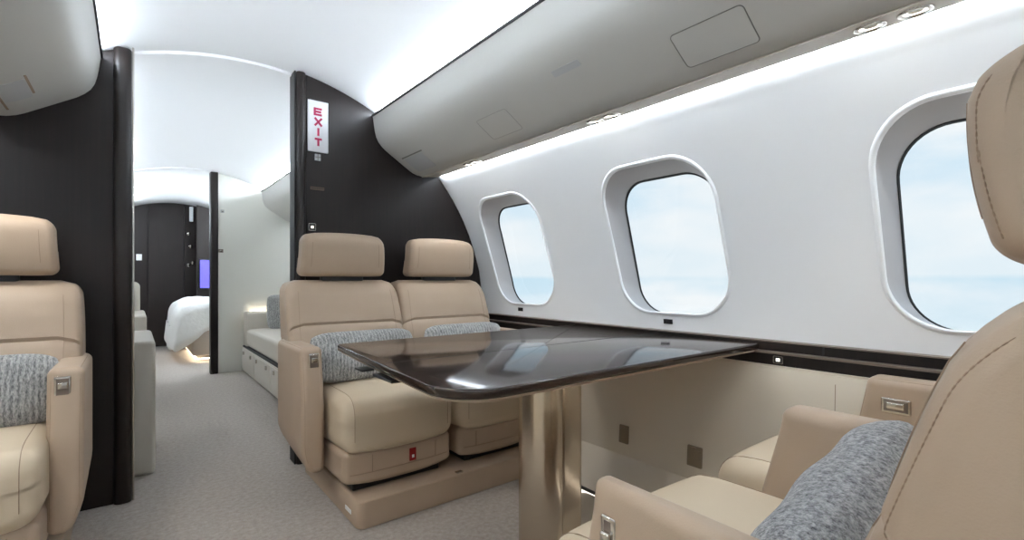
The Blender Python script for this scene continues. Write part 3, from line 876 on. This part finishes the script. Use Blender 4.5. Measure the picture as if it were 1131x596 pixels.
def lounge(label, y0, y1, facing, x1, zt, bw):
    """squared ivory club seat of the middle cabin"""
    t = empty('club_seat', label, 'seat', (-.30, (y0+y1)/2, 0), 0 if facing < 0 else PI, 'ivory club seats of the middle cabin')
    d = (y1-y0); s = x1+.30
    a = -1 if facing < 0 else 1
    hx = s
    for sg in (-1, 1):
        obj('armrest', soft_box((.12, d, zt), .018, (sg*(hx-.06), 0, zt/2), n=(2,4,6), k=4), M['ivory'], t)
        obj('seam', tube([(sg*(hx+.0003), -d*.47, zt-.14),(sg*(hx+.0003), d*.47, zt-.14)], .0015, 6), M['seam'], t)
    obj('seat_cushion', soft_box((2*hx-.25, d*.78, .20), .04, (0,-d*.10,.36), n=(4,4,3), k=4), M['ivory'], t)
    obj('seat_base', box(-hx+.125,hx-.125,-d*.45,d*.3,.01,.255,.01), M['ivory'], t)
    obj('backrest', soft_box((2*hx-bw, .13, .56), .04, (0,d*.42,.60), n=(4,2,6), k=4, fn=lambda x,y,z: (x, y+.12*(z-.4), z)), M['ivory'], t)
    return t
lounge('ivory club seat just past the left dark divider, its side panel towards the aisle', 2.78, 3.40, 1, .082, .615, .26)
lounge('ivory club seat further down the left side of the middle cabin', 4.02, 4.72, -1, .072, .66, .06)

# ------------------------------------------------------------------ bed
bd = empty('bed', 'bed with a rumpled white duvet in the aft bedroom', 'bed', (.95, 6.95, 0))
BL = (-.95, -6.95, 0)
obj('bed_base', move(box(.50,1.40,6.20,7.45,.07,.34,.02), BL), M['taupe'], bd)
obj('mattress', move(soft_box((.94,1.24,.24), .05, (.97,6.83,.46), n=(4,6,3), k=4), BL), M['linen'], bd)
def duv(x, y, z):
    low = (.67-z)/.34; side = max(0, (.62-x)/.26)
    zz = z - .24*side*low
    x2 = x - .05*side*low + .016*math.sin(y*19+z*5)*(.3+low) + .008*math.sin(y*37+z*9)
    if z > .5: zz -= .10*(max(0, .56-x)/.2)**2 + .05*(max(0, 6.34-y)/.17)**2
    z2 = zz + .010*math.sin(x*21+y*7) + .006*math.sin(x*9-y*23)
    return (x2, y + .014*math.sin(x*17+z*6)*(.3+low), z2)
obj('duvet', move(soft_box((1.08,1.32,.34), .05, (.90,6.83,.50), n=(20,20,12), k=4, fn=duv), BL), M['linen'], bd)
struct('trim_41', box(.55,1.35,6.22,6.24,.030,.040,.001), M['ledfloor'], smooth=False)
struct('trim_42', box(.53,.55,6.26,7.4,.030,.040,.001), M['ledfloor'], smooth=False)

# ------------------------------------------------------------------ sky outside
w = bpy.data.worlds.new('sky'); bpy.context.scene.world = w; w.use_nodes = True
nt = w.node_tree; bg = nt.nodes['Background']; L = nt.links.new
tc = nt.nodes.new('ShaderNodeTexCoord'); sp = nt.nodes.new('ShaderNodeSeparateXYZ'); L(tc.outputs['Generated'], sp.inputs[0])
r = nt.nodes.new('ShaderNodeValToRGB'); mr = nt.nodes.new('ShaderNodeMapRange')
mr.inputs[1].default_value = -.5; mr.inputs[2].default_value = .5
L(sp.outputs[2], mr.inputs[0]); L(mr.outputs[0], r.inputs[0])
e = r.color_ramp.elements
e[0].position = 0; e[0].color = (.78,.88,.93,1)
e[1].position = 1; e[1].color = (.42,.68,.93,1)
for p_, c_ in ((.40,(.80,.90,.95,1)), (.47,(.66,.83,.94,1)), (.500,(.62,.81,.93,1)), (.508,(.80,.90,.96,1)), (.58,(.80,.90,.965,1)), (.70,(.62,.81,.95,1))):
    q = e.new(p_); q.color = c_
mp = nt.nodes.new('ShaderNodeMapping'); mp.inputs['Scale'].default_value = (3.0,3.0,9.0); L(tc.outputs['Generated'], mp.inputs[0])
nz = nt.nodes.new('ShaderNodeTexNoise'); nz.inputs['Scale'].default_value = 1.3; nz.inputs['Detail'].default_value = 6; L(mp.outputs[0], nz.inputs['Vector'])
cr = nt.nodes.new('ShaderNodeValToRGB'); cr.color_ramp.elements[0].position = .42; cr.color_ramp.elements[1].position = .68; L(nz.outputs['Fac'], cr.inputs[0])
mx = nt.nodes.new('ShaderNodeMix'); mx.data_type = 'RGBA'; mx.inputs['B'].default_value = (.93,.965,.985,1)
L(cr.outputs[0], mx.inputs['Factor']); L(r.outputs[0], mx.inputs['A']); L(mx.outputs['Result'], bg.inputs[0])
bg.inputs[1].default_value = .58

# ------------------------------------------------------------------ camera
F_PX, HOR, CXP, W = 535., 308., 565.5, 1131.
a = math.atan((CXP-147)/F_PX)
cam = bpy.data.cameras.new('camera'); co = bpy.data.objects.new('camera', cam); C.objects.link(co)
co.location = (0, 0, .9); co.rotation_euler = (PI/2, 0, -a)
cam.sensor_width = 36; cam.sensor_fit = 'HORIZONTAL'; cam.lens = 36*F_PX/W; cam.shift_y = (HOR-298)/W; cam.clip_start = .02
bpy.context.scene.camera = co
s = bpy.context.scene
s.view_settings.view_transform = 'Standard'; s.view_settings.look = 'None'; s.view_settings.gamma = 1; s.view_settings.exposure = 0.8
s.view_settings.use_curve_mapping = False
s.cycles.max_bounces = 12; s.cycles.diffuse_bounces = 8; s.cycles.use_denoising = True
